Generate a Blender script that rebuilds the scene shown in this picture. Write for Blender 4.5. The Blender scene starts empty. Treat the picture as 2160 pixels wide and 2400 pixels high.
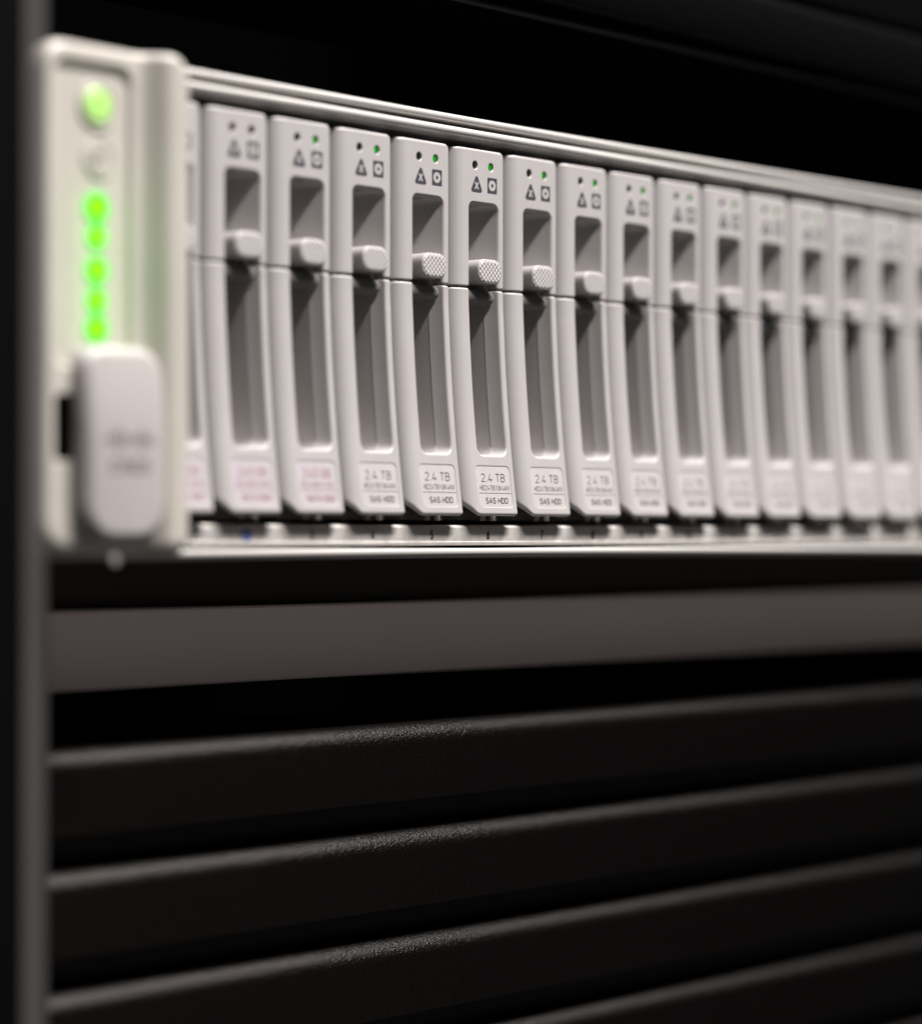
import bpy, bmesh, math, random
import numpy as np
from mathutils import Vector, Matrix
from mathutils.geometry import delaunay_2d_cdt
random.seed(4)
MM = 0.001
sc = bpy.context.scene
COL = sc.collection

# ------------------------------------------------------------------ camera
cam_d = bpy.data.cameras.new('camera')
cam = bpy.data.objects.new('camera', cam_d); COL.objects.link(cam)
cam.location = (-413.92*MM, -360.72*MM, -3.96*MM)
yaw, pitch = math.radians(48.0), 0.0088
cam.rotation_euler = (math.pi/2 + pitch, 0, -yaw)
cam_d.sensor_fit = 'HORIZONTAL'; cam_d.sensor_width = 36.0
cam_d.lens = 6196.1/2160*36
cam_d.clip_start = 0.01; cam_d.clip_end = 50
cam_d.dof.use_dof = True
cam_d.dof.focus_distance = 0.5415
cam_d.dof.aperture_fstop = 6.2
sc.camera = cam

# ------------------------------------------------------------------ world, lamps, exposure
w = bpy.data.worlds.new('World'); sc.world = w; w.use_nodes = True
bg = w.node_tree.nodes['Background']
bg.inputs[0].default_value = (0.9, 0.95, 1.0, 1); bg.inputs[1].default_value = 0.004

def area(name, loc, target, sx, sy, power, col):
    d = bpy.data.lights.new(name, 'AREA'); d.shape = 'RECTANGLE'
    d.size = sx; d.size_y = sy; d.energy = power; d.color = col
    o = bpy.data.objects.new(name, d); COL.objects.link(o)
    o.location = loc
    v = Vector(target) - Vector(loc)
    o.rotation_euler = v.to_track_quat('-Z', 'Y').to_euler()
    return o
# ceiling tube over the aisle, running along the rack row
area('aisle_tube_light', (0.31, -0.86, 1.76), (0, 0, 0.04), 1.05, 0.09, 143.0, (1.0, 0.955, 0.93))
# added dim fill lamp, low in front, standing in for unseen floor bounce
area('low_fill_light', (0.1, -1.45, -0.95), (0.0, 0, -0.05), 2.0, 1.3, 4.2, (1.0, 0.95, 0.93))

vs = sc.view_settings
vs.view_transform = 'Standard'; vs.look = 'None'; vs.gamma = 1.0; vs.exposure = 0.0
sc.display_settings.display_device = 'sRGB'

# ------------------------------------------------------------------ materials
def mat(name, col, rough=0.5, metal=0.0, spec=0.5, bump=0.0, bscale=3000.0, emis=None, estr=0.0,
        var=0.0, vscale=60.0, bdist=0.00005, coat=0.0, aniso=None):
    m = bpy.data.materials.new(name); m.use_nodes = True
    nt = m.node_tree; b = nt.nodes['Principled BSDF']
    b.inputs['Base Color'].default_value = (*col, 1)
    b.inputs['Roughness'].default_value = rough
    b.inputs['Metallic'].default_value = metal
    b.inputs['Specular IOR Level'].default_value = spec
    b.inputs['Coat Weight'].default_value = coat
    if emis:
        b.inputs['Emission Color'].default_value = (*emis, 1)
        b.inputs['Emission Strength'].default_value = estr
    tc = nt.nodes.new('ShaderNodeTexCoord')
    src = tc.outputs['Object']
    if aniso:
        mp = nt.nodes.new('ShaderNodeMapping'); mp.inputs['Scale'].default_value = aniso
        nt.links.new(src, mp.inputs[0]); src = mp.outputs[0]
    if bump > 0:
        n = nt.nodes.new('ShaderNodeTexNoise'); n.inputs['Scale'].default_value = bscale
        n.inputs['Detail'].default_value = 3.0
        bp = nt.nodes.new('ShaderNodeBump'); bp.inputs['Strength'].default_value = bump
        bp.inputs['Distance'].default_value = bdist
        nt.links.new(src, n.inputs['Vector']); nt.links.new(n.outputs['Fac'], bp.inputs['Height'])
        nt.links.new(bp.outputs[0], b.inputs['Normal'])
    if var > 0:
        n2 = nt.nodes.new('ShaderNodeTexNoise'); n2.inputs['Scale'].default_value = vscale
        n2.inputs['Detail'].default_value = 5.0
        nt.links.new(src, n2.inputs['Vector'])
        r = nt.nodes.new('ShaderNodeMapRange')
        r.inputs['From Min'].default_value = 0.3; r.inputs['From Max'].default_value = 0.7
        r.inputs['To Min'].default_value = 1-var; r.inputs['To Max'].default_value = 1+var
        nt.links.new(n2.outputs['Fac'], r.inputs['Value'])
        hs = nt.nodes.new('ShaderNodeHueSaturation'); hs.inputs['Color'].default_value = (*col, 1)
        nt.links.new(r.outputs[0], hs.inputs['Value']); nt.links.new(hs.outputs[0], b.inputs['Base Color'])
        r2 = nt.nodes.new('ShaderNodeMapRange')
        r2.inputs['From Min'].default_value = 0.3; r2.inputs['From Max'].default_value = 0.7
        r2.inputs['To Min'].default_value = rough*0.9; r2.inputs['To Max'].default_value = min(1, rough*1.12)
        nt.links.new(n2.outputs['Fac'], r2.inputs['Value']); nt.links.new(r2.outputs[0], b.inputs['Roughness'])
    return m

M = {}
M['plastic'] = mat('carrier_plastic', (0.352, 0.335, 0.331), 0.46, bump=0.35, bscale=4200, var=0.03, vscale=90)
M['cavity'] = mat('carrier_body_plastic', (0.35, 0.33, 0.325), 0.6, bump=0.3, bscale=4000, var=0.04)
M['hinge'] = mat('hinge_plastic', (0.15, 0.142, 0.14), 0.45, bump=0.2, bscale=4000)
M['dark_plastic'] = mat('dark_plastic', (0.035, 0.033, 0.033), 0.45)
M['ear'] = mat('ear_plastic', (0.42, 0.395, 0.358), 0.42, bump=0.2, bscale=2500, var=0.03)
M['latch'] = mat('latch_plastic', (0.355, 0.333, 0.327), 0.45, bump=0.2, bscale=2500, var=0.02)
M['label'] = mat('label_paper', (0.385, 0.366, 0.357), 0.6, var=0.015, vscale=400)
M['label_ssd'] = mat('label_paper_ssd', (0.385, 0.352, 0.372), 0.6, var=0.015, vscale=400)
M['ink'] = mat('grey_ink', (0.07, 0.062, 0.062), 0.6)
M['ink_line'] = mat('grey_line_ink', (0.14, 0.13, 0.13), 0.6)
M['ink_small'] = mat('small_grey_ink', (0.07, 0.062, 0.062), 0.6)
M['ink_ssd'] = mat('plum_ink', (0.24, 0.115, 0.165), 0.6)
M['ink_icon'] = mat('icon_ink', (0.035, 0.035, 0.045), 0.55)
M['ink_black'] = mat('black_ink', (0.012, 0.012, 0.012), 0.5)
M['ink_white'] = mat('icon_knockout', (0.355, 0.333, 0.326), 0.5)
M['ink_logo'] = mat('logo_ink', (0.10, 0.09, 0.09), 0.5)
M['blue'] = mat('blue_ink', (0.005, 0.06, 0.35), 0.5)
M['led_off'] = mat('led_off_lens', (0.012, 0.010, 0.012), 0.15)
M['led_red'] = mat('led_unlit_lens', (0.05, 0.012, 0.02), 0.2)
M['led_on'] = mat('led_green_lens', (0.0, 0.12, 0.0), 0.3, emis=(0.0, 0.30, 0.0), estr=0.62)
M['led_bright'] = mat('status_green_lens', (0.0, 0.05, 0.0), 0.3, spec=0.1, emis=(0.245, 1.0, 0.0), estr=1.8)
M['btn_green'] = mat('power_button_lens', (0.35, 0.50, 0.2), 0.35, emis=(0.34, 0.95, 0.10), estr=0.20)
M['led_glow'] = mat('led_halo_glow', (0.03, 0.16, 0.03), 0.4, emis=(0.10, 1.0, 0.06), estr=0.75)  # halo of the status lights, put into a glowing colour
M['btn_core'] = mat('power_symbol_lens', (0.2, 0.6, 0.05), 0.35, emis=(0.28, 1.0, 0.02), estr=0.9)
M['metal'] = mat('zinc_plated_steel', (0.56, 0.54, 0.52), 0.40, metal=0.4, bump=0.08, bscale=900, aniso=(0.05, 1, 1), var=0.05, vscale=300)
M['strip'] = mat('brushed_strip_steel', (0.62, 0.59, 0.56), 0.42, metal=0.5, bump=0.2, bscale=2500, var=0.08, vscale=500)
M['chassis'] = mat('chassis_side_steel', (0.35, 0.34, 0.33), 0.45, metal=0.7, bump=0.1, bscale=900)
M['black'] = mat('rack_black', (0.0006, 0.0006, 0.0006), 1.0, spec=0.0)
M['blackcoat'] = mat('black_powder_coat', (0.0008, 0.00075, 0.0007), 0.34, spec=0.25, bump=1.0, bscale=2500, bdist=0.00022)
M['blackcoat'].node_tree.nodes['Principled BSDF'].inputs['Specular Tint'].default_value = (1.0, 0.92, 0.86, 1)
M['blackcoat_top'] = mat('black_powder_coat_upper', (0.0015, 0.0014, 0.0014), 0.7, spec=0.03, bump=0.5, bscale=2000)
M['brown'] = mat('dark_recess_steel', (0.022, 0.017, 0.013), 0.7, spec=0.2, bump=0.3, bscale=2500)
M['greypaint'] = mat('grey_powder_coat', (0.60, 0.515, 0.50), 0.7, spec=0.15, bump=0.7, bscale=2300, bdist=0.00008, var=0.02, vscale=30)
M['rail'] = mat('grey_rail_steel', (0.046, 0.044, 0.045), 0.45, spec=0.3, bump=0.1, bscale=1200, var=0.05, vscale=18)
def smoked():
    m_ = bpy.data.materials.new('smoked_acrylic'); m_.use_nodes = True; nt = m_.node_tree
    b = nt.nodes['Principled BSDF']; out = nt.nodes['Material Output']
    b.inputs['Base Color'].default_value = (0.098, 0.092, 0.092, 1); b.inputs['Roughness'].default_value = 0.35
    b.inputs['Specular IOR Level'].default_value = 0.3
    t = nt.nodes.new('ShaderNodeBsdfTransparent'); t.inputs[0].default_value = (1, 0.99, 0.985, 1)
    n = nt.nodes.new('ShaderNodeTexNoise'); n.inputs['Scale'].default_value = 14; n.inputs['Detail'].default_value = 4
    tc = nt.nodes.new('ShaderNodeTexCoord'); nt.links.new(tc.outputs['Object'], n.inputs['Vector'])
    mr = nt.nodes.new('ShaderNodeMapRange'); mr.inputs['To Min'].default_value = 0.28; mr.inputs['To Max'].default_value = 0.40
    nt.links.new(n.outputs['Fac'], mr.inputs['Value'])
    x = nt.nodes.new('ShaderNodeMixShader'); nt.links.new(mr.outputs[0], x.inputs[0])
    nt.links.new(t.outputs[0], x.inputs[1]); nt.links.new(b.outputs[0], x.inputs[2]); nt.links.new(x.outputs[0], out.inputs[0])
    return m_
M['smoked'] = smoked()
M['darkmetal'] = mat('dark_spring_steel', (0.10, 0.095, 0.09), 0.35, metal=0.7)
M['tab'] = mat('bright_spring_tab', (0.45, 0.42, 0.41), 0.3, metal=0.6)

# ------------------------------------------------------------------ mesh helpers (all lengths in mm)
def tag(o, label, cat, group=None, kind=None):
    if label: o['label'] = label
    if cat: o['category'] = cat
    if group: o['group'] = group
    if kind: o['kind'] = kind
    return o

def build(name, V, F, mats, parent=None, smooth=True, midx=None, angle=None, loc=None, merge=True):
    me = bpy.data.meshes.new(name)
    me.from_pydata([(x*MM, y*MM, z*MM) for x, y, z in V], [], F)
    if not isinstance(mats, (list, tuple)): mats = [mats]
    for m_ in mats: me.materials.append(m_)
    if midx: me.polygons.foreach_set('material_index', midx)
    me.polygons.foreach_set('use_smooth', [smooth]*len(me.polygons))
    me.update(); me.validate()
    if angle is not None:
        bm = bmesh.new(); bm.from_mesh(me)
        if merge: bmesh.ops.remove_doubles(bm, verts=bm.verts, dist=1e-7)
        bmesh.ops.recalc_face_normals(bm, faces=bm.faces)
        for e in bm.edges:
            if len(e.link_faces) == 2 and e.calc_face_angle(0) > math.radians(angle): e.smooth = False
        bm.to_mesh(me); bm.free()
    o = bpy.data.objects.new(name, me); COL.objects.link(o)
    if parent is not None: o.parent = parent
    if loc: o.location = [c*MM for c in loc]
    return o

def empty(name, loc=(0, 0, 0)):
    o = bpy.data.objects.new(name, None); COL.objects.link(o)
    o.location = [c*MM for c in loc]; o.empty_display_size = 0.01
    return o

def offset_corners(C, ins):
    n = len(C); out = []
    for i in range(n):
        p0, p1, p2 = C[i-1], C[i], C[(i+1) % n]
        def line(a, b, d):
            dx, dy = b[0]-a[0], b[1]-a[1]; L = math.hypot(dx, dy)
            nx, ny = -dy/L, dx/L       # left normal = inward for a CCW loop
            return (a[0]+nx*d, a[1]+ny*d, dx/L, dy/L)
        ax, ay, adx, ady = line(p0, p1, ins[i-1]); bx, by, bdx, bdy = line(p1, p2, ins[i])
        den = adx*bdy - ady*bdx
        t = ((bx-ax)*bdy - (by-ay)*bdx)/den
        out.append((ax+adx*t, ay+ady*t))
    return out

def round_loop(C, R, P, seg=6, step=None, counts=None):
    """rounded polygon; returns points, per-point parameter and the straight counts used"""
    n = len(C); arcs = []
    for i in range(n):
        p0, p1, p2 = C[i-1], C[i], C[(i+1) % n]
        a = Vector((p0[0]-p1[0], p0[1]-p1[1])).normalized(); b = Vector((p2[0]-p1[0], p2[1]-p1[1])).normalized()
        ang = a.angle(b); r = max(R[i], 0.02)
        t = r/math.tan(ang/2)
        p = Vector(p1); c = p + (a+b).normalized()*(r/math.sin(ang/2))
        s, e = p+a*t - c, p+b*t - c
        a0 = math.atan2(s.y, s.x); a1 = math.atan2(e.y, e.x); d = (a1-a0+math.pi) % (2*math.pi) - math.pi
        pts = []
        for k in range(seg+1):
            f = k/seg; th = a0+d*f
            pts.append(((c.x+r*math.cos(th), c.y+r*math.sin(th)), P[i-1]*(1-f)+P[i]*f))
        arcs.append(pts)
    out = []; used = []
    for i in range(n):
        out += arcs[i]
        a, b = arcs[i][-1][0], arcs[(i+1) % n][0][0]
        L = math.hypot(a[0]-b[0], a[1]-b[1])
        m = counts[i] if counts else (max(1, int(L/step)) if step else 1)
        used.append(m)
        for k in range(1, m):
            f = k/m; out.append(((a[0]*(1-f)+b[0]*f, a[1]*(1-f)+b[1]*f), P[i]))
    return out, used

def plate(name, loops, T, mats, parent, deform=None, step=1.6, seg=6, bseg=5, cap=False, grid=1.7, smooth_angle=50, loc=None, xcols=()):
    """moulded plate in the XZ plane facing -Y.  loops[0] is the outer outline (CCW seen from the front),
    the others are holes (also CCW); each is (corners, radii, bevels[, depth])."""
    V = []; F = []; inner = []; inner_ids = []; front = set()
    for li, lp in enumerate(loops):
        C, R, B = lp[:3]; D = lp[3] if len(lp) > 3 else T
        sgn = 1 if li == 0 else -1
        n = len(C)
        Cin = offset_corners(C, [sgn*b for b in B])
        Rin = []
        for i in range(n):
            p0, p1, p2 = C[i-1], C[i], C[(i+1) % n]
            cr = (p1[0]-p0[0])*(p2[1]-p1[1]) - (p1[1]-p0[1])*(p2[0]-p1[0])
            convex = (cr > 0)
            m_ = 0.5*(B[i-1]+B[i]) if (convex == (li == 0)) else -0.5*(B[i-1]+B[i])
            Rin.append(max(0.08, R[i]-m_))
        o_pts, cnt = round_loop(C, R, B, seg, step)
        i_pts, _ = round_loop(Cin, Rin, B, seg, step, cnt)
        N = len(o_pts); base = len(V)
        for k in range(bseg+1):
            ph = k/bseg*math.pi/2; s, c = math.sin(ph), math.cos(ph)
            for j in range(N):
                (ox, oz), r = o_pts[j]; (ix, iz), _r = i_pts[j]
                V.append((ox+(ix-ox)*(1-s), r*(1-c), oz+(iz-oz)*(1-s)))
        nw = max(1, int(D/2.5))
        for k in range(1, nw+1):
            for j in range(N):
                (ox, oz), r = o_pts[j]; V.append((ox, r+(max(D, r+0.01)-r)*k/nw, oz))
        rows = bseg+1+nw
        for k in range(rows-1):
            for j in range(N):
                a = base+k*N+j; b = base+k*N+(j+1) % N
                q = (a, a+N, b+N, b) if li == 0 else (a, b, b+N, a+N)
                F.append(q)
        if cap and li > 0:
            F.append(tuple(base+(rows-1)*N+j for j in range(N)))
        inner.append([p[0] for p in i_pts]); inner_ids.append(list(range(base, base+N))); front.update(range(base, base+N))
    # flat front filled by a constrained triangulation with interior points for curvature
    pts = []; ids = []; edges = []
    for L, I in zip(inner, inner_ids):
        s = len(pts); pts += [Vector(p) for p in L]; ids += I
        edges += [(s+j, s+(j+1) % len(L)) for j in range(len(L))]
    def inside(p, L):
        r = False; x, y = p
        for j in range(len(L)):
            x1, y1 = L[j]; x2, y2 = L[j-1]
            if (y1 > y) != (y2 > y) and x < (x2-x1)*(y-y1)/(y2-y1)+x1: r = not r
        return r
    if grid:
        xc = list(xcols)
        allp = np.array([p for L in inner for p in L])
        x0, x1 = min(p[0] for p in inner[0]), max(p[0] for p in inner[0])
        z0, z1 = min(p[1] for p in inner[0]), max(p[1] for p in inner[0])
        nx, nz = max(1, int((x1-x0)/grid)), max(1, int((z1-z0)/grid))
        xs = [x0+(x1-x0)*i/nx for i in range(nx+1)]
        xs = sorted([x for x in xs if not xc or x > max(xc)+0.3] + xc)
        for x in xs:
            for j in range(nz+1):
                q = (x, z0+(z1-z0)*j/nz)
                if np.min(np.hypot(allp[:, 0]-q[0], allp[:, 1]-q[1])) < (0.25 if x in xc else grid*0.42): continue
                if inside(q, inner[0]) and not any(inside(q, L) for L in inner[1:]):
                    pts.append(Vector(q)); ids.append(len(V)); front.add(len(V)); V.append((q[0], 0.0, q[1]))
    res = delaunay_2d_cdt(pts, edges, [], 0, 1e-7)
    rv, rf, orig = res[0], res[2], res[3]
    vm = []
    for k, v in enumerate(rv):
        if orig[k]: vm.append(ids[orig[k][0]])
        else: vm.append(len(V)); V.append((v[0], 0.0, v[1]))
    for f in rf:
        ar = abs((rv[f[1]][0]-rv[f[0]][0])*(rv[f[2]][1]-rv[f[0]][1])-(rv[f[1]][1]-rv[f[0]][1])*(rv[f[2]][0]-rv[f[0]][0]))
        if ar < 1e-4: continue
        cx = sum(rv[i][0] for i in f)/len(f); cz = sum(rv[i][1] for i in f)/len(f)
        if inside((cx, cz), inner[0]) and not any(inside((cx, cz), L) for L in inner[1:]):
            F.append(tuple(vm[i] for i in f))
    V0 = V
    if deform: V = [deform(*v) for v in V]
    ob = build(name, V, F, mats, parent, True, angle=smooth_angle, loc=loc, merge=False)
    me = ob.data
    h = 0.02; an = {}
    for k in front:
        x, d, z = V0[k]
        if deform:
            fx = (deform(x+h, 0, z)[1]-deform(x-h, 0, z)[1])/(2*h); fz = (deform(x, 0, z+h)[1]-deform(x, 0, z-h)[1])/(2*h)
        else: fx = fz = 0
        an[k] = Vector((fx, -1, fz)).normalized()
    cn = [Vector(c.vector) for c in me.corner_normals]
    out = []
    for li, lp in enumerate(me.loops):
        out.append(an.get(lp.vertex_index, cn[li]))
    me.normals_split_custom_set([tuple(v) for v in out])
    return ob

def rect(x0, x1, z0, z1): return [(x0, z0), (x1, z0), (x1, z1), (x0, z1)]
def circ(cx, cz, r, n=16):
    return [(cx+r*math.cos(2*math.pi*k/n), cz+r*math.sin(2*math.pi*k/n)) for k in range(n)]

def extrude_x(name, prof, x0, x1, mats, parent, nseg=1, smooth=True, angle=40, closed=True):
    """prof: list of (y, z)"""
    V = []; F = []; n = len(prof)
    for k in range(nseg+1):
        x = x0+(x1-x0)*k/nseg
        V += [(x, y, z) for y, z in prof]
    m_ = n if closed else n-1
    for k in range(nseg):
        for j in range(m_):
            a = k*n+j; b = k*n+(j+1) % n
            F.append((a, b, b+n, a+n))
    if closed:
        F.append(tuple(range(n))); F.append(tuple(nseg*n+j for j in reversed(range(n))))
    return build(name, V, F, mats, parent, smooth, angle=angle)

def box(name, x0, x1, y0, y1, z0, z1, mats, parent=None, bev=0.0, loc=None):
    bm = bmesh.new()
    bmesh.ops.create_cube(bm, size=1.0)
    for v in bm.verts:
        v.co = Vector(((x0+x1)/2+(x1-x0)*v.co.x, (y0+y1)/2+(y1-y0)*v.co.y, (z0+z1)/2+(z1-z0)*v.co.z))*MM
    if bev > 0:
        bmesh.ops.bevel(bm, geom=list(bm.edges), offset=bev*MM, segments=3, profile=0.5, affect='EDGES')
    me = bpy.data.meshes.new(name); bm.to_mesh(me); bm.free()
    me.materials.append(mats if not isinstance(mats, (list, tuple)) else mats[0])
    o = bpy.data.objects.new(name, me); COL.objects.link(o)
    if bev > 0:
        me.polygons.foreach_set('use_smooth', [True]*len(me.polygons))
        bm = bmesh.new(); bm.from_mesh(me)
        for e in bm.edges:
            if len(e.link_faces) == 2 and e.calc_face_angle(0) > math.radians(35): e.smooth = False
        bm.to_mesh(me); bm.free()
    if parent is not None: o.parent = parent
    if loc: o.location = [c*MM for c in loc]
    return o

def arc(cy, cz, r, a0, a1, n=8):
    return [(cy+r*math.cos(math.radians(a0+(a1-a0)*k/n)), cz+r*math.sin(math.radians(a0+(a1-a0)*k/n))) for k in range(n+1)]

def flat(name, polys, y, mats, parent, deform=None, midx=None, thick=0.0):
    """flat print: polygons in XZ lying at depth y (facing -Y)"""
    V = []; F = []
    for P, yy in polys:
        s = len(V); V += [(px, y-yy, pz) for px, pz in P]; F.append(tuple(range(s, s+len(P))))
    if deform: V = [deform(*v) for v in V]
    return build(name, V, F, mats, parent, False, midx=midx)

def _arc(cx, cy, rx, ry, a0, a1, n=8):
    return [(cx+rx*math.cos(math.radians(a0+(a1-a0)*k/n)), cy+ry*math.sin(math.radians(a0+(a1-a0)*k/n))) for k in range(n+1)]
W_, CW = 0.5, 0.25
GL = {
 'T': [[(0, 1), (W_, 1)], [(CW, 1), (CW, 0)]],
 'H': [[(0, 0), (0, 1)], [(W_, 0), (W_, 1)], [(0, .5), (W_, .5)]],
 'I': [[(CW, 0), (CW, 1)]],
 '1': [[(.06, .80), (.27, 1), (.27, 0)]],
 'K': [[(0, 0), (0, 1)], [(W_, 1), (0, .40)], [(.17, .60), (W_, 0)]],
 'N': [[(0, 0), (0, 1), (W_, 0), (W_, 1)]],
 'M': [[(0, 0), (0, 1), (.29, .35), (.58, 1), (.58, 0)]],
 'A': [[(-.03, 0), (.25, 1), (.53, 0)], [(.06, .28), (.44, .28)]],
 'V': [[(0, 1), (.25, 0), (.5, 1)]],
 'X': [[(0, 0), (W_, 1)], [(0, 1), (W_, 0)]],
 'E': [[(W_*.9, 1), (0, 1), (0, 0), (W_*.9, 0)], [(0, .52), (.4, .52)]],
 'D': [[(0, 0), (0, 1), (.22, 1)] + _arc(.22, .70, .28, .30, 90, 0, 5)[1:] + _arc(.22, .30, .28, .30, 0, -90, 5) + [(0, 0)]],
 'B': [[(0, 0), (0, 1), (.24, 1)] + _arc(.24, .765, .23, .235, 90, -90, 7)[1:] + [(0, .53)], [(.24, .53)] + _arc(.24, .265, .27, .265, 90, -90, 7)[1:] + [(0, 0)]],
 '0': [_arc(CW, .70, .25, .30, 0, 180, 8) + _arc(CW, .30, .25, .30, 180, 360, 8) + [(.5, .70)]],
 'O': [_arc(CW, .70, .25, .30, 0, 180, 8) + _arc(CW, .30, .25, .30, 180, 360, 8) + [(.5, .70)]],
 'C': [_arc(CW, .70, .25, .30, 15, 180, 8) + _arc(CW, .30, .25, .30, 180, 345, 8)],
 'G': [_arc(CW, .70, .25, .30, 20, 180, 8) + _arc(CW, .30, .25, .30, 180, 360, 8) + [(.5, .48), (.28, .48)]],
 'S': [_arc(CW, .76, .24, .24, 20, 180, 7) + [(.03, .64), (.12, .54), (.38, .46), (.47, .38)] + _arc(CW, .25, .25, .25, 20, -160, 8)],
 '2': [_arc(CW, .74, .24, .26, 160, -15, 8) + [(.42, .55), (0, 0), (.5, 0)]],
 '3': [_arc(.23, .765, .23, .235, 150, -90, 8), _arc(.23, .275, .26, .265, 88, -150, 9)],
 '4': [[(.36, 0), (.36, .42)], [(.30, 1), (0, .24), (.5, .24)]],
 '5': [[(.46, 1), (.07, 1), (.03, .56)] + _arc(.23, .31, .26, .31, 120, -150, 9)],
 '6': [[(.34, 1), (.07, .50)] + _arc(.25, .30, .25, .30, 150, 510, 14)],
 '7': [[(0, 1), (.48, 1), (.16, 0)]],
 '8': [_arc(CW, .76, .21, .24, -90, 270, 12), _arc(CW, .27, .25, .27, 90, 450, 12)],
 '9': [[(.16, 0), (.43, .50)] + _arc(.25, .70, .25, .30, -30, 330, 14)],
 '.': [[(.05, 0), (.05, .10)]],
}
def text_mesh(name, lines, y, mats, parent, deform=None, extra=None):
    """monoline lettering drawn as mitred strokes; lines: (string, x_left, x_right, z_base, z_cap, stroke width, material index)"""
    V = []; F = []; mi = []
    for s_, x0, x1, z0, z1, sw, m_ in lines:
        adv = {'.': .26, ' ': .34, 'I': .5, 'M': .80}
        pos = []; cx = 0
        for ch in s_:
            pos.append(cx-(.16 if ch == 'I' else 0)); cx += .40 if ch == 'I' else adv.get(ch, .5+.22)
        tot = cx-.22
        H = z1-z0-sw; sx = (x1-x0-sw)/tot
        lay = 0
        for ch, px in zip(s_, pos):
            for st in GL.get(ch, []):
                P = [(x0+sw/2+(px+a)*sx, z0+sw/2+b*H) for a, b in st]
                n = len(P); lay = (lay+1) % 3; b0 = len(V)
                closed = math.dist(P[0], P[-1]) < 1e-6
                for k in range(n):
                    if closed and k in (0, n-1): p0, p1, p2 = P[n-2], P[0], P[1]
                    else: p0, p1, p2 = P[max(0, k-1)], P[k], P[min(n-1, k+1)]
                    def nrm(a, b):
                        L = math.dist(a, b) or 1; return (-(b[1]-a[1])/L, (b[0]-a[0])/L)
                    n1 = nrm(p0, p1) if p0 != p1 else nrm(p1, p2); n2 = nrm(p1, p2) if p1 != p2 else n1
                    mx, mz = n1[0]+n2[0], n1[1]+n2[1]; L = math.hypot(mx, mz) or 1; mx /= L; mz /= L
                    c = max(.5, mx*n1[0]+mz*n1[1]); e = sw/2/c
                    ext = 0
                    V.append((p1[0]+mx*e, y-0.003*lay, p1[1]+mz*e)); V.append((p1[0]-mx*e, y-0.003*lay, p1[1]-mz*e))
                for k in range(n-1):
                    F.append((b0+2*k, b0+2*k+1, b0+2*k+3, b0+2*k+2)); mi.append(m_)
    for P, m_ in (extra or []):
        b0 = len(V); V += [(px, y, pz) for px, pz in P]; F.append(tuple(range(b0, b0+len(P)))); mi.append(m_)
    if deform: V = [deform(*v) for v in V]
    return build(name, V, F, mats, parent, False, midx=mi)

# ================================================================== RACK
rack = empty('rack_cabinet', (-130, 60, -220))
tag(rack, 'black equipment rack with a narrow smoked translucent vertical strip at the far left', 'rack')
def R_(o):
    o.parent = rack; o.matrix_parent_inverse = Matrix.Translation([130*MM, -60*MM, 220*MM]); return o
R_(box('mounting_rail', -132.5, -124.9, -6.0, -3.8, -320, 300, M['blackcoat_top'], bev=0.4))
R_(box('rail_flange', -127.0, -125.0, -3.7, 60.0, -320, 300, M['black']))
R_(box('door_frame', -210, -144.1, -23.0, -6.0, -320, 300, M['blackcoat_top'], bev=0.5))
R_(box('smoked_edge_strip', -143.9, -139.0, -22.4, -21.8, -320, 300, M['smoked'], bev=0.12))  # translucent strip in front of the ear, the grey band at far left
R_(box('side_panel', -124, -121, 90.2, 420, -320, 300, M['black']))
R_(box('rear_panel', -190, 420, 420.2, 424, -320, 300, M['black']))
R_(box('side_panel', 380, 384, 12, 420, -320, 300, M['black']))

# ================================================================== SERVER CHASSIS
X0, X1 = -103.6, 306.0
server = empty('rack_server', (-104, 0, -8.6))
tag(server, 'pale grey rack server with green lit control ear and a row of upright drive carriers', 'server')
def S_(o):
    o.parent = server; o.matrix_parent_inverse = Matrix.Translation([104*MM, 0, 8.6*MM]); return o
# top cover: rolled front bead
prof = [(6, 80.35)] + [(1.0, 80.35)] + arc(0.75, 81.1, 0.85, 250, 90, 10)[1:] + [(6, 82.0), (380, 82.0), (380, 80.35)]
S_(extrude_x('top_cover', prof, X0, X1, M['metal'], None, angle=35))
# chassis front flange under the cover: rolled bead, then underside going back over the drives
prof = [(7.0, 79.35), (0.4, 79.35)] + arc(0.25, 78.45, 0.9, 90, 262, 10)[1:] + [(1.2, 77.35), (2.2, 77.1), (3.2, 77.5), (4.6, 77.15), (14.0, 76.8), (14.0, 79.35)]
S_(extrude_x('front_flange', prof, X0, X1, M['metal'], None, angle=30))
S_(box('chassis_shell', X0, X1, 14.1, 380, 76.9, 80.2, M['chassis']))
S_(box('side_wall', X0, X0+1.2, 3.0, 380, -6.4, 80.2, M['chassis']))
S_(box('side_wall', X1-1.2, X1, 3.0, 380, -6.4, 80.2, M['chassis']))
# bottom: number strip, lip and rolled bead
def strip_y(x, z):
    return -0.7
prof = [(14, -1.9), (-0.6, -1.9)] + arc(-0.8, -2.6, 0.7, 90, 180, 5)[1:] + [(-1.5, -5.15)] + \
       [(-1.62, -5.3), (-1.66, -5.6), (-1.55, -5.9), (-1.3, -6.0), (14, -6.0)]
S_(extrude_x('number_strip', prof, X0, X1, M['strip'], None, angle=30))
prof = [(14.0, -6.6), (-1.9, -6.6)] + arc(-2.0, -7.36, 0.8, 95, 250, 10) + [(-1.2, -8.35), (3, -8.6), (380, -8.6), (380, -6.6)]
S_(extrude_x('base_pan', prof, X0, X1, M['metal'], None, angle=30))
S_(box('bay_floor', X0+1.3, X1-1.3, 14.1, 120, -5.0, -1.95, M['darkmetal']))
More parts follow.
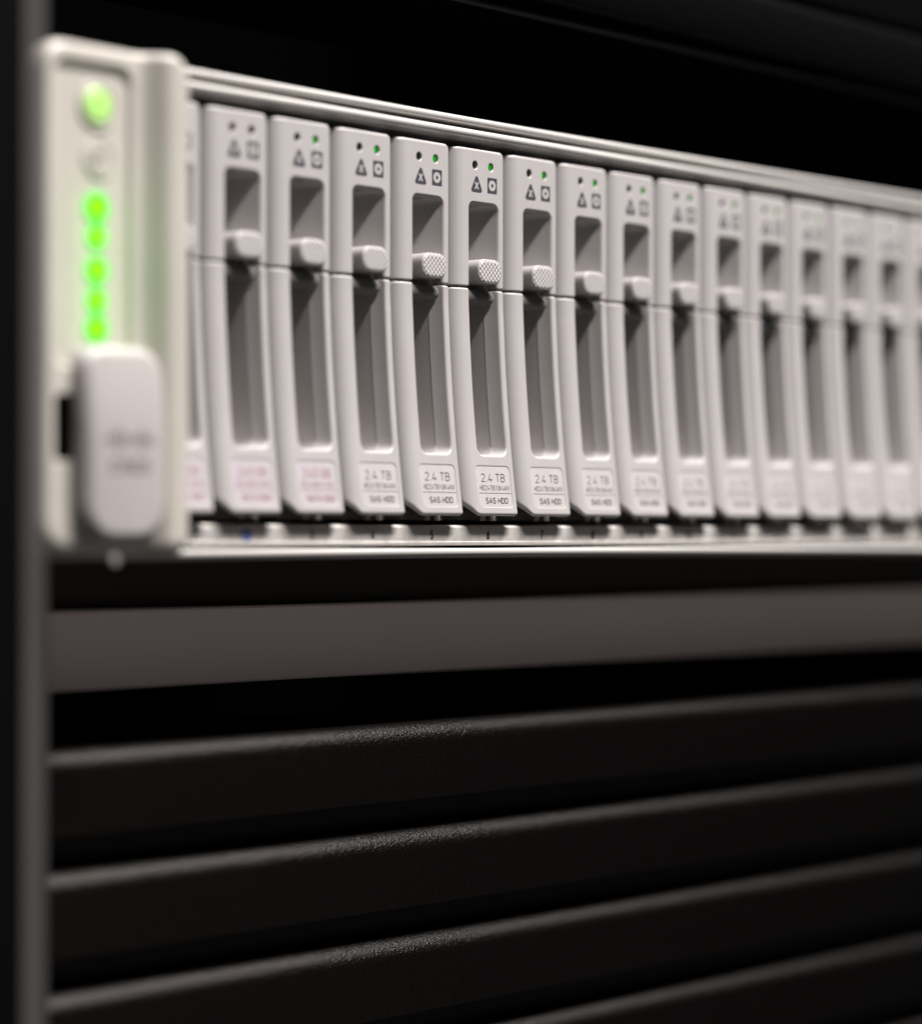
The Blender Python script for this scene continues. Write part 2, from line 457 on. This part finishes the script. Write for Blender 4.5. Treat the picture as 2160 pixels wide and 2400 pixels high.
# small bright formed nibs on the strip and slotted bay openings under the drives
for n in range(1, 19):
    xo = (n-6)*17.0
    d = -0.76
    if n <= 2:
        S_(flat('bay_marker', [(circ(0, 0, 1.25, 20), 0)], 0, M['blue'], None)).location = ((xo-6.7)*MM, -1.54*MM, -3.95*MM)
    ch = str(n)
    wd = 1.05 if n < 10 else 2.0
    o = text_mesh('bay_number', [(ch, xo-6.7-wd/2, xo-6.7+wd/2, -4.8, -2.9, 0.36, 0)], -1.55,
                  M['ink_white'] if n <= 2 else M['ink_black'], None)
    S_(o)

# ------------------------------------------------------------------ left control ear
def ear_y(x):
    # plan profile of the ear: flat panel, valley and raised ridge on the right
    y = -14.0
    if x > -112.2:
        t = min(1, (x+112.2)/5.2); t = t*t*(3-2*t); y = -14.0-3.6*t
    return y
def ear_def(x, d, z):
    yy = ear_y(x)
    cx = (x+117.0)/17.0
    return (x, yy+d*1.0, z)
ear = plate('control_ear',
    [([(-133.4, -8.0), (-102.6, -8.0), (-102.6, 79.7), (-133.4, 79.7)], [6.0, 3.5, 4.2, 5.0], [3.4, 2.2, 1.6, 2.4]),
     ([(-130.2, 25.0), (-114.2, 25.0), (-114.2, 76.0), (-130.2, 76.0)], [2.2]*4, [0.8, 1.5, 0.9, 0.8], 1.0),
     ([(-130.4, 8.6), (-126.4, 8.6), (-126.4, 19.8), (-130.4, 19.8)], [1.0]*4, [0.3]*4, 1.4)],
    3.4, M['ear'], None, deform=ear_def, step=1.5, grid=1.3, smooth_angle=55)
S_(ear)
S_(box('ear_stem', -118.0, -102.8, -7.5, 7.5, -7.0, 78.5, M['ear']))
EP = Matrix.Translation([104*MM, 0, 8.6*MM])
def E_(o): o.parent = ear; return o
E_(box('panel_face', -131.5, -113.0, -13.1, -11.9, 24.0, 77.5, M['ear']))
E_(box('port_opening', -130.35, -126.45, -13.2, -6.0, 8.65, 19.75, M['black']))
def disc_part(name, x, z, y, r, h, m_, ring=None):
    prof = [(0, -h), (r*0.75, -h), (r*0.93, -h*0.82), (r, -h*0.4), (r, 0.3)]
    V = []; F = []; N = 28
    for rr, yy in prof:
        for k in range(N):
            a = 2*math.pi*k/N; V.append((x+rr*math.cos(a), y+yy, z+rr*math.sin(a)))
    for i in range(len(prof)-1):
        for k in range(N):
            F.append((i*N+k, i*N+(k+1) % N, (i+1)*N+(k+1) % N, (i+1)*N+k))
    return build(name, V, F, m_, None, True, angle=40)
def ring_part(name, x, z, y, r0, r1, h, m_):
    V = []; F = []; N = 32
    prof = [(r0, 0.1), (r0, -h*0.7), (r0+0.15, -h), (r1-0.15, -h), (r1, -h*0.7), (r1, 0.1)]
    for rr, yy in prof:
        for k in range(N):
            a = 2*math.pi*k/N; V.append((x+rr*math.cos(a), y+yy, z+rr*math.sin(a)))
    for i in range(len(prof)-1):
        for k in range(N):
            F.append((i*N+k, i*N+(k+1) % N, (i+1)*N+(k+1) % N, (i+1)*N+k))
    return build(name, V, F, m_, None, True, angle=40)
PY = -13.1
E_(disc_part('power_button', -120.6, 69.3, PY, 3.3, 0.6, M['btn_green']))
E_(ring_part('button_ring', -120.6, 69.3, PY, 3.45, 4.1, 0.45, M['ear']))
E_(ring_part('power_symbol', -120.9, 69.6, PY-0.6, 0.75, 1.15, 0.08, M['btn_core']))
E_(disc_part('locator_button', -120.2, 60.4, PY, 2.7, 0.2, M['ear']))
E_(disc_part('button_symbol', -120.7, 60.6, PY-0.2, 0.9, 0.05, M['ink_logo']))
E_(ring_part('button_ring', -120.2, 60.4, PY, 2.9, 3.5, 0.35, M['ear']))
for z_, r_ in ((52.0, 2.15), (47.0, 1.75), (41.3, 1.95), (36.1, 1.75), (31.2, 2.0)):
    E_(disc_part('status_light', -120.8, z_, PY, r_*0.80, 0.55, M['led_bright']))
    E_(ring_part('light_halo', -120.8, z_, PY, r_*0.82, r_*1.28, 0.32, M['led_glow']))  # added glowing ring that imitates the halo round each light
    g = bpy.data.lights.new('status_glow', 'POINT'); g.energy = 0.0004; g.color = (0.25, 1.0, 0.05); g.shadow_soft_size = 0.0015
    g_ = bpy.data.objects.new('status_glow', g); COL.objects.link(g_); g_.parent = ear; g_.location = (-120.8*MM, (PY-3.0)*MM, z_*MM)

# latch lever with printed mark, folded over the lower ear
def latch_def(x, d, z):
    u = (x+117.4)/9.5; v = (z-11.5)/16.5
    return (x, -18.4 + 0.9*u*u + 1.3*v*v*(1 if v > 0 else 0.35) + d, z)
latch = plate('latch_lever', [([(-126.9, -5.2), (-107.9, -5.2), (-107.9, 28.3), (-126.9, 28.3)], [6.2, 6.8, 5.4, 4.2], [2.0, 2.6, 1.8, 2.6])],
              3.2, M['latch'], None, deform=latch_def, step=1.5, grid=1.5, smooth_angle=60)
S_(latch)
def pr_def(x, y, z):
    q = latch_def(x, 0, z); return (x, q[1]-0.04+y, z)
bars = []
hts = [1.2, 2.3, 4.0, 2.3, 1.2, 2.3, 4.0, 2.3, 1.2]
for k, h in enumerate(hts):
    cx = -122.6+k*1.28; zc = 11.9
    bars.append(([(cx-0.3, zc-h/2+0.4), (cx+0.3, zc-h/2+0.4), (cx+0.3, zc+h/2+0.4), (cx-0.3, zc+h/2+0.4)], 0))
mk = text_mesh('latch_print', [('CISCO', -121.7, -113.1, 6.5, 9.0, 0.42, 0)], 0, M['ink_logo'], latch, deform=pr_def, extra=bars)
S_(box('latch_arm', -125.0, -113.5, -15.6, -12.0, -1.0, 24.0, M['ear'], bev=1.0))
sw = disc_part('captive_screw', -121.3, -8.2, -18.5, 0.95, 0.5, M['tab'])
S_(sw)
S_(box('ear_bracket', -120.0, -104.0, 7.6, 9.6, -7.5, 79.0, M['chassis']))

# ================================================================== DRIVE CARRIERS
def lev_y(z):
    # side profile of the curved ejector lever: flush at the top, bulging out towards the bottom
    if z >= 46.7: return 0.0
    t = 46.7-z
    return -(0.026*t*min(1, t/6) + 0.00131*t*t)
def fil(x):
    # broad rounding of the carrier's left edge
    t = min(0.985, max(0.0, (-12.3-x)/3.5))
    return 3.3*(1-math.sqrt(1-t*t))
def draft(x, d, z):
    # window walls on the right slope inwards like a finger scoop
    if -4.4 < x < -1.2 and d > 0.6 and z < 66: return -0.55*(d-0.6)*min(1, (x+4.4)/1.6)*(min(1, max(0, (z-48.3)/3.0)) if z > 47 else 1)
    return 0.0
XC = (-14.8, -14.45, -14.1, -13.75, -13.35, -12.95, -12.55)
def lev_def(x, d, z):
    zz = z
    if z < 3.2 and d > 0.8:
        zz = z + (d-0.8)*0.62*(1-max(0, z)/3.2)
    return (x+draft(x, d, z), lev_y(z)+d+fil(x)*max(0, 1-d/5.0), zz)
def top_def(x, d, z):
    zz = z
    if z > 73.5 and d > 0.9: zz = z-(d-0.9)*0.10
    return (x+draft(x, d, z), d+fil(x)*max(0, 1-d/9.2), zz)
LBL = [(-11.75, 1.75), (-1.45, 1.75), (-1.45, 9.95), (-11.95, 9.95)]

def carrier_parts(parent, ssd=False, act_on=True, simple=False):
    # fixed bezel: an upside-down U round the release button
    C = [(-15.65, 47.1), (-10.8, 47.1), (-10.8, 64.45), (-1.9, 64.45), (-1.9, 47.1), (0, 47.1), (0, 75.55), (-15.65, 75.55)]
    led = [([(cx+0.78*math.cos(2*math.pi*k/12), 72.1+0.84*math.sin(2*math.pi*k/12)) for k in range(12)], [0.08]*12, [0.22]*12, 1.5) for cx in (-8.95, -4.05)]
    bez = plate('bezel', [(C, [.5, .35, 1.25, 1.6, .35, .5, 1.15, 1.0], [.3, .3, .4, .75, .3, .5, .6, .5])] + led,
                9.2, M['plastic'], parent, deform=top_def, step=1.2, grid=1.6, seg=5, bseg=5, xcols=XC)
    for k, cx in enumerate((-8.95, -4.05)):
        mt = (M['led_red'] if not act_on else M['led_off']) if k == 0 else (M['led_on'] if act_on else M['led_red'])
        V = []; F = []; N = 14
        for rr, yy in ((0.0, 0.22), (0.35, 0.27), (0.66, 0.45), (0.77, 1.2)):
            for j in range(N):
                a = 2*math.pi*j/N; V.append((cx+rr*math.cos(a), yy, 72.1+rr*1.08*math.sin(a)))
        for i in range(3):
            for j in range(N): F.append((i*N+j, i*N+(j+1) % N, (i+1)*N+(j+1) % N, (i+1)*N+j))
        build('indicator_light', V, F, mt, parent, True, angle=60)
    # printed symbols
    tri, _ = round_loop([(-10.45, 66.55), (-6.55, 66.55), (-8.5, 70.45)], [0.5, 0.5, 0.45], [0]*3, 5)
    tri = [p[0] for p in tri]
    def bar(cx, cz, L, wd, ang):
        c, s = math.cos(ang), math.sin(ang)
        return [(cx+a*L*c-b*wd*s, cz+a*L*s+b*wd*c) for a, b in ((-.5, -.5), (.5, -.5), (.5, .5), (-.5, .5))]
    a1 = math.radians(55)
    flat('warning_symbol', [(tri, 0), (bar(-8.5, 67.95, 1.75, 0.36, a1), .012), (bar(-8.5, 67.95, 1.75, 0.36, -a1), .016)],
         -0.02, [M['ink_icon'], M['ink_white']], parent, midx=[0, 1, 1])
    sq, _ = round_loop([(-5.15, 66.7), (-2.2, 66.7), (-2.2, 69.95), (-5.15, 69.95)], [0.15]*4, [0]*4, 3)
    flat('activity_symbol', [([p[0] for p in sq], 0), (circ(-3.68, 68.35, 1.1, 24), .012), (circ(-3.68, 68.35, 0.36, 16), .024)],
         -0.02, [M['ink_icon'], M['ink_white']], parent, midx=[0, 1, 0])
    # ejector lever
    C = [(-15.65, 2.9), (-12.3, 0), (0, 0), (0, 46.7), (-1.9, 46.7), (-1.9, 12.55), (-10.8, 12.55), (-10.8, 46.7), (-15.65, 46.7)]
    rad = [2.4, 2.6, .7, .55, .35, 1.7, 1.7, .35, .8]
    bev = [.6, .75, .5, .45, .65, .6, .35, .45, .5]
    lab, _ = round_loop(LBL, [1.4, .8, .9, .7], [0]*4, 5)
    plate('ejector_lever', [(C, rad, bev), (LBL, [1.7, .8, .9, .7], [.14, .18, .5, .14], 0.5)], 2.9, M['plastic'], parent,
          deform=lev_def, step=1.2, grid=1.4, seg=5, bseg=5, xcols=XC)
    def ldef(dy):
        return lambda x, y, z: (x, lev_y(z)+dy+y, z)
    ly = []; F = []
    # label follows the lever: strips in z
    zs = [1.3+ (10.4-1.3)*k/8 for k in range(9)]
    V = []
    for z in zs: V += [(-12.6, 0, z), (-1.0, 0, z)]
    F = [(2*k, 2*k+1, 2*k+3, 2*k+2) for k in range(8)]
    V = [ldef(0.11)(*v) for v in V]
    lb = build('label', V, F, M['label_ssd'] if ssd else M['label'], parent, True)
    line = ([(-11.5, 4.60), (-1.55, 4.60), (-1.55, 4.74), (-11.5, 4.74)], 2)
    if ssd:
        L = [('240 GB', -10.5, -2.9, 6.95, 8.75, 0.20, 0), ('SD240GM1X2EV', -11.0, -2.0, 5.25, 6.2, 0.12, 1), ('SATA SSD', -9.8, -2.3, 2.45, 3.75, 0.24, 0)]
        mm = [M['ink_ssd']]*3
    else:
        L = [('2.4 TB', -10.45, -3.05, 6.95, 8.70, 0.185, 0), ('HD24TB10K4KN', -11.0, -2.0, 5.22, 6.28, 0.115, 1), ('SAS HDD', -9.65, -2.7, 2.5, 3.78, 0.215, 0)]
        mm = [M['ink'], M['ink_small'], M['ink_line']]
    text_mesh('label_print', L, 0, mm, lb, deform=ldef(0.08), extra=[line])
    # release button with knurled face
    C = [(-9.35, 47.75), (-2.1, 47.75), (-2.1, 52.85), (-9.35, 52.85)]
    bt = plate('release_button', [(C, [2.1, 2.2, 2.1, 2.2], [.32]*4)], 11.0, M['plastic'], parent, deform=lambda x, d, z: (x, -1.25+d, z), step=1.2, grid=None, seg=6)
    # knurling: grid of little pyramids clipped to the pill
    V = []; F = []; nx, nz = 60, 39; px, pz = 1.10, 1.16
    inr = round_loop(offset_corners(C, [0.30]*4), [1.8, 1.9, 1.8, 1.9], [0]*4, 6)[0]; inr = [p[0] for p in inr]
    def ins(x, y):
        r = False
        for j in range(len(inr)):
            x1, y1 = inr[j]; x2, y2 = inr[j-1]
            if (y1 > y) != (y2 > y) and x < (x2-x1)*(y-y1)/(y2-y1)+x1: r = not r
        return r
    dense = []
    for j in range(len(inr)):
        a, b = inr[j-1], inr[j]; k_ = max(1, int(math.dist(a, b)/0.15))
        dense += [(a[0]+(b[0]-a[0])*q/k_, a[1]+(b[1]-a[1])*q/k_) for q in range(k_)]
    idx = {}
    for i in range(nx+1):
        for j in range(nz+1):
            x = -9.35+7.25*i/nx; z = 47.75+5.1*j/nz
            u, v = x/px, z/pz
            h = 0.5+0.25*(math.cos(2*math.pi*(u+v))+math.cos(2*math.pi*(u-v)))
            dm = min(math.dist((x, z), q) for q in dense)
            idx[i, j] = len(V); V.append((x, -1.25-0.012-0.24*(h**0.65)*min(1, dm/0.30), z))
    for i in range(nx):
        for j in range(nz):
            x = -9.35+7.25*(i+.5)/nx; z = 47.75+5.1*(j+.5)/nz
            if ins(x, z): F.append((idx[i, j], idx[i+1, j], idx[i+1, j+1], idx[i, j+1]))
    build('knurled_face', V, F, M['plastic'], bt, True)
    # rounded hinge bar below the button
    pr = arc(2.2, 45.2, 1.55, 120, 262, 8) + [(6.5, 43.4), (6.5, 46.5)]
    extrude_x('hinge_bar', pr, -10.75, -2.45, M['hinge'], parent, angle=35)
    # moulded body behind the lever and bezel
    plate('carrier_body', [([(-15.3, 2.6), (-0.45, 2.6), (-0.45, 75.0), (-15.3, 75.0)], [.4]*4, [.2]*4),
                           ([(-11.1, 12.2), (-3.12, 12.2), (-3.12, 64.55), (-11.1, 64.55)], [2.2, 2.4, 1, 1], [.2]*4, 8.5)],
          30.0, M['cavity'], parent, deform=lambda x, d, z: (x-(0.22*max(0, d-0.2) if -4.2 < x < -2 else 0), 2.75+(1.0*lev_y(z) if z > 3 else 0.92*lev_y(3))*max(0, 1-d/8.5)+d, z), step=3, grid=None, seg=4, bseg=2, cap=True)
    # spring fingers under the lever
    box('spring_clip', -13.5, -1.2, 0.6, 6.0, -0.9, 1.6, M['darkmetal'], parent, bev=0.25)
    for xx in (-7.6, -4.6):
        V = [(xx, -0.6, 0.55), (xx+1.5, -0.6, 0.55), (xx+2.3, 0.55, -1.0), (xx+0.8, 0.55, -1.0), (xx, 0.0, 0.75), (xx+1.5, 0.0, 0.75), (xx+2.3, 1.1, -0.9), (xx+0.8, 1.1, -0.9)]
        F = [(0, 1, 2, 3), (7, 6, 5, 4), (0, 4, 5, 1), (1, 5, 6, 2), (2, 6, 7, 3), (3, 7, 4, 0)]
        build('spring_finger', V, F, M['tab'], parent, False)

def make_proto(name, ssd, on):
    e = empty(name)
    carrier_parts(e, ssd, on)
    return e

def copy_tree(o, parent=None):
    c = o.copy(); COL.objects.link(c)
    if parent is not None: c.parent = parent
    for ch in o.children: copy_tree(ch, c)
    return c

LAB = {
 1: 'leftmost drive carrier, a 240 GB solid state drive half hidden behind the ear',
 2: 'second drive carrier from the left, 240 GB label, both indicator lights dark',
 3: 'drive carrier above the number 3, with a plum printed 240 GB label and green light',
 4: 'drive carrier above the number 4, first one labelled 2.4 TB',
 5: 'drive carrier above the number 5, slightly soft, just left of the sharpest one',
 6: 'sharpest drive carrier, above the number 6, with crisp 2.4 TB SAS HDD label',
 7: 'drive carrier above the number 7, just right of the sharpest one',
 8: 'drive carrier above the number 8, second to the right of the sharpest one',
 9: 'drive carrier above bay 9, last one whose label still reads faintly as 2.4 TB',
 10: 'drive carrier above bay 10, label blurred past reading, fourth right of the sharpest',
 11: 'drive carrier above bay 11, fifth right of the sharpest one, faint dark symbols',
 12: 'drive carrier above bay 12, sixth right of the sharpest one, symbols only faint smudges',
 13: 'blurred drive carrier above bay 13, fourth from the right edge of the picture',
 14: 'blurred drive carrier above bay 14, third from the right edge of the picture',
 15: 'blurred drive carrier above bay 15, last one seen whole before the right edge',
 16: 'blurred drive carrier above bay 16, cut off by the right edge of the picture'}
GRP = 'upright drive carriers in the front of the server'
p_hdd = make_proto('drive_carrier', False, True)
p_ssd = make_proto('drive_carrier', True, True)
p_ssd_off = make_proto('drive_carrier', True, False)
for n in range(1, 17):
    if n == 6: o = p_hdd
    elif n == 3: o = p_ssd
    elif n == 2: o = p_ssd_off
    else: o = copy_tree(p_ssd if n < 3 else p_hdd)
    jx = 0 if n == 6 else random.uniform(-.08, .08); jy = 0 if n == 6 else random.uniform(-.12, .12)
    o.location = (((n-6)*17.0+jx)*MM, jy*MM, 0)
    tag(o, LAB[n], 'drive carrier', GRP)

# ================================================================== GREY PANEL BELOW THE SERVER
gp = empty('shelf_panel', (100, 27, -34))
tag(gp, 'plain dark grey metal panel with a brown black recess above it, below the server', 'panel')
def G_(o): o.parent = gp; o.matrix_parent_inverse = Matrix.Translation([-100*MM, -27*MM, 34*MM]); return o
prof = [(27, -33.0), (27, -18.6), (27.4, -18.2), (45, -18.2), (45, -33.4), (27.4, -33.4)]
G_(extrude_x('front_face', prof, -126, 330, M['greypaint'], None, angle=20))
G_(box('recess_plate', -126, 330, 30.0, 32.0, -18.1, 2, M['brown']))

# ================================================================== RIBBED BLACK BLANK PANEL
rb = empty('ribbed_blank_panel', (100, 14, -150))
tag(rb, 'black ribbed blanking panel with rounded horizontal slats below the grey panel', 'panel')
def B_(o): o.parent = rb; o.matrix_parent_inverse = Matrix.Translation([-100*MM, -14*MM, 150*MM]); return o
def slat_prof(zt):
    r = 4.1
    p = [(30, zt-21.9), (16.2, zt-21.9), (15.4, zt-21.2), (10.0, zt-15.0), (9.8, zt-12), (9.6, zt-r+0.4)]
    p += arc(9.6+r, zt-r+0.6, r, 180, 92, 10)[1:]
    p += [(14.5, zt+0.62), (30, zt-0.9)]
    return p
for k, zt in enumerate((-43.2, -65.1, -87.0, -108.9, -130.8)):
    B_(extrude_x('slat', slat_prof(zt), -126, 330, M['blackcoat'], None, angle=35))
B_(box('backing_plate', -126, 330, 30.2, 32, -175, -41, M['black']))

# ================================================================== BLACK DEVICE ABOVE
up = empty('blank_panel_above', (100, 5, 104))
tag(up, 'smooth black panel with a thin lower lip, in the shadow above the server', 'panel')
def U_(o): o.parent = up; o.matrix_parent_inverse = Matrix.Translation([-100*MM, -5*MM, -104*MM]); return o
prof = [(5.5, 106.6), (3.2, 106.6), (2.8, 107.0), (2.8, 107.6), (3.1, 108.0), (4.2, 108.4), (4.2, 109.4), (0.4, 110.2), (0.0, 111.0), (0.0, 120.5)] + arc(2.2, 120.5, 2.2, 180, 95, 6) + [(5, 122.9), (7, 123.5), (30, 124), (30, 109.5), (5.5, 109.5)]
U_(box('shaded_underside', -110, 330, 5.6, 60, 106.8, 109.4, M['black']))  # separate underside, its shade put into a near-black colour
U_(extrude_x('face_plate', prof, -110, 330, M['blackcoat_top'], None, angle=35))
prof = [(30, 124.6), (6, 124.6), (4.0, 125.4), (3.6, 127), (3.6, 150), (30, 150)]
U_(extrude_x('face_plate', prof, -110, 330, M['blackcoat_top'], None, angle=35))
